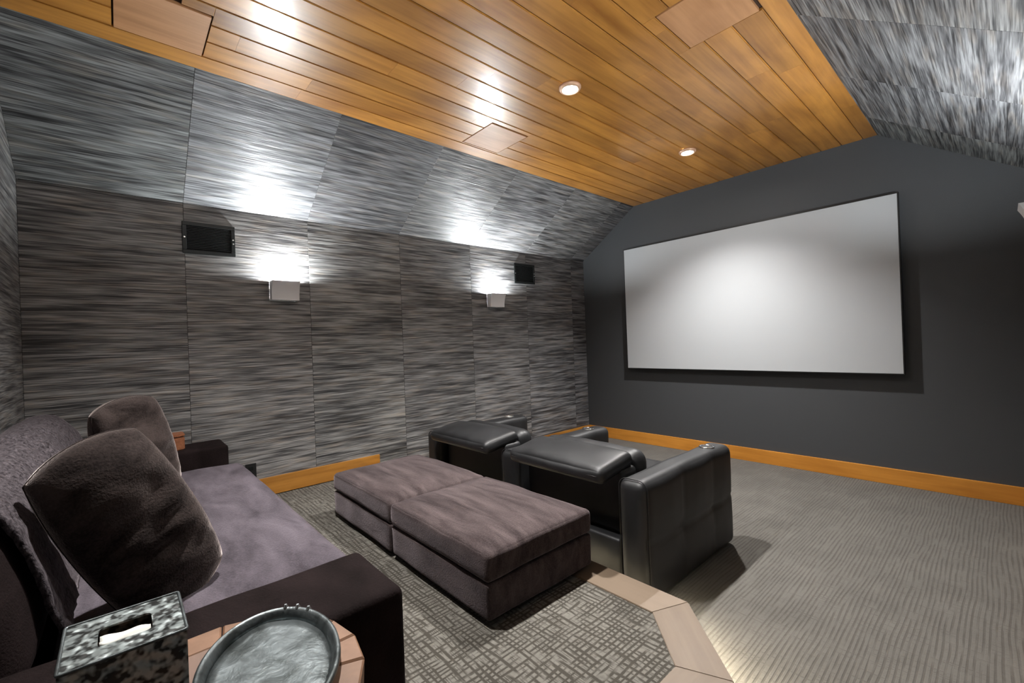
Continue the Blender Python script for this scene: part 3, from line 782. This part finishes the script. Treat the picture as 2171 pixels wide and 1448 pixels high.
for k in range(1, 7):
    f = k / 6
    rg.append([bm.verts.new(((A_ - 0.013) * f * math.cos(2 * math.pi * i / seg), (B_ - 0.013) * f * math.sin(2 * math.pi * i / seg), 0.006 + 0.0025 * nz((math.cos(i * 6.283 / seg) * f, math.sin(i * 6.283 / seg) * f, 0), 3.0, 2))) for i in range(seg)])
for i in range(seg): bm.faces.new((ctr, rg[0][i], rg[0][(i + 1) % seg]))
for k in range(5):
    for i in range(seg): bm.faces.new((rg[k][i], rg[k + 1][i], rg[k + 1][(i + 1) % seg], rg[k][(i + 1) % seg]))
r2 = bmesh.ops.extrude_face_region(bm, geom=list(bm.faces))
for v in [g for g in r2['geom'] if isinstance(g, bmesh.types.BMVert)]: v.co.z -= 0.004
bmesh.ops.recalc_face_normals(bm, faces=bm.faces)
bm_obj('plate', bm, M['tray'], tr, smooth=True)
for an in (137, 149, 161):
    a = math.radians(an)
    cyl('rivet', 0.005, 0.0, 0.006, M['screw'], tr, (A_ * 0.985 * math.cos(a), B_ * 0.985 * math.sin(a), 0.0225), seg=12, r2=0.0025)

tx = thing('tissue_box', 'square hammered metal tissue box cover with a white tissue', 'tissue box', (3.140, -5.020, TZ))
hb = 0.067; hh = 0.130
bm = bmesh.new()
def slab(a): add_box(bm, *a)
for a in ((-hb, hb, -hb, -hb + 0.003, 0, hh - 0.003), (-hb, hb, hb - 0.003, hb, 0, hh - 0.003), (-hb, -hb + 0.003, -hb + 0.003, hb - 0.003, 0, hh - 0.003), (hb - 0.003, hb, -hb + 0.003, hb - 0.003, 0, hh - 0.003)): slab(a)
bm_obj('cover_sides', bm, M['hammered'], tx)
# top plate with rounded rectangular slot
bm = bmesh.new(); seg = 48
def rr(hx, hy, r, n):
    out = []
    for q, (sx, sy) in enumerate(((1, 1), (-1, 1), (-1, -1), (1, -1))):
        for k in range(n):
            a = math.pi / 2 * (q + k / (n - 1)); out.append((sx * (hx - r) + r * math.cos(a), sy * (hy - r) + r * math.sin(a)))
    return out
oi_, ii_ = rr(hb, hb, 0.003, 8), rr(0.028, 0.030, 0.009, 8)
lv = [[bm.verts.new((x, y, z)) for x, y in ring] for ring, z in ((oi_, hh), (ii_, hh), (ii_, hh - 0.003), (oi_, hh - 0.003))]
for j in range(4):
    A, B = lv[j], lv[(j + 1) % 4]
    for i in range(len(A)): bm.faces.new((A[i], A[(i + 1) % len(A)], B[(i + 1) % len(A)], B[i]))
bmesh.ops.recalc_face_normals(bm, faces=bm.faces)
bm_obj('cover_top', bm, M['hammered'], tx)
tube('edge_bead', [(x, y, hh) for x, y in rr(hb, hb, 0.004, 4)], 0.0022, M['tray'], tx, 6, closed=True)
# tissue: folded sheet peeking out of the slot
bm = bmesh.new(); G = []
for i in range(15):
    row = []
    for j in range(13):
        u, v = -1 + 2 * i / 14, -1 + 2 * j / 12
        x = -0.008 + 0.034 * (u + 1) / 2; y = 0.028 * v
        z = hh - 0.004 + 0.004 * u + 0.004 * math.sin(u * 4.0 + 1.4 * v) + 0.002 * math.sin(4 * v + u)
        row.append(bm.verts.new((x, y, z)))
    G.append(row)
for i in range(14):
    for j in range(12): bm.faces.new((G[i][j], G[i + 1][j], G[i + 1][j + 1], G[i][j + 1]))
r2 = bmesh.ops.extrude_face_region(bm, geom=list(bm.faces))
for v in [g for g in r2['geom'] if isinstance(g, bmesh.types.BMVert)]: v.co.z -= 0.001
bmesh.ops.recalc_face_normals(bm, faces=bm.faces)
bm_obj('tissue', bm, M['tissue'], tx, smooth=True)
box('inner_carton', -hb + 0.006, hb - 0.006, -hb + 0.006, hb - 0.006, 0.001, hh - 0.034, M['tan'], tx)
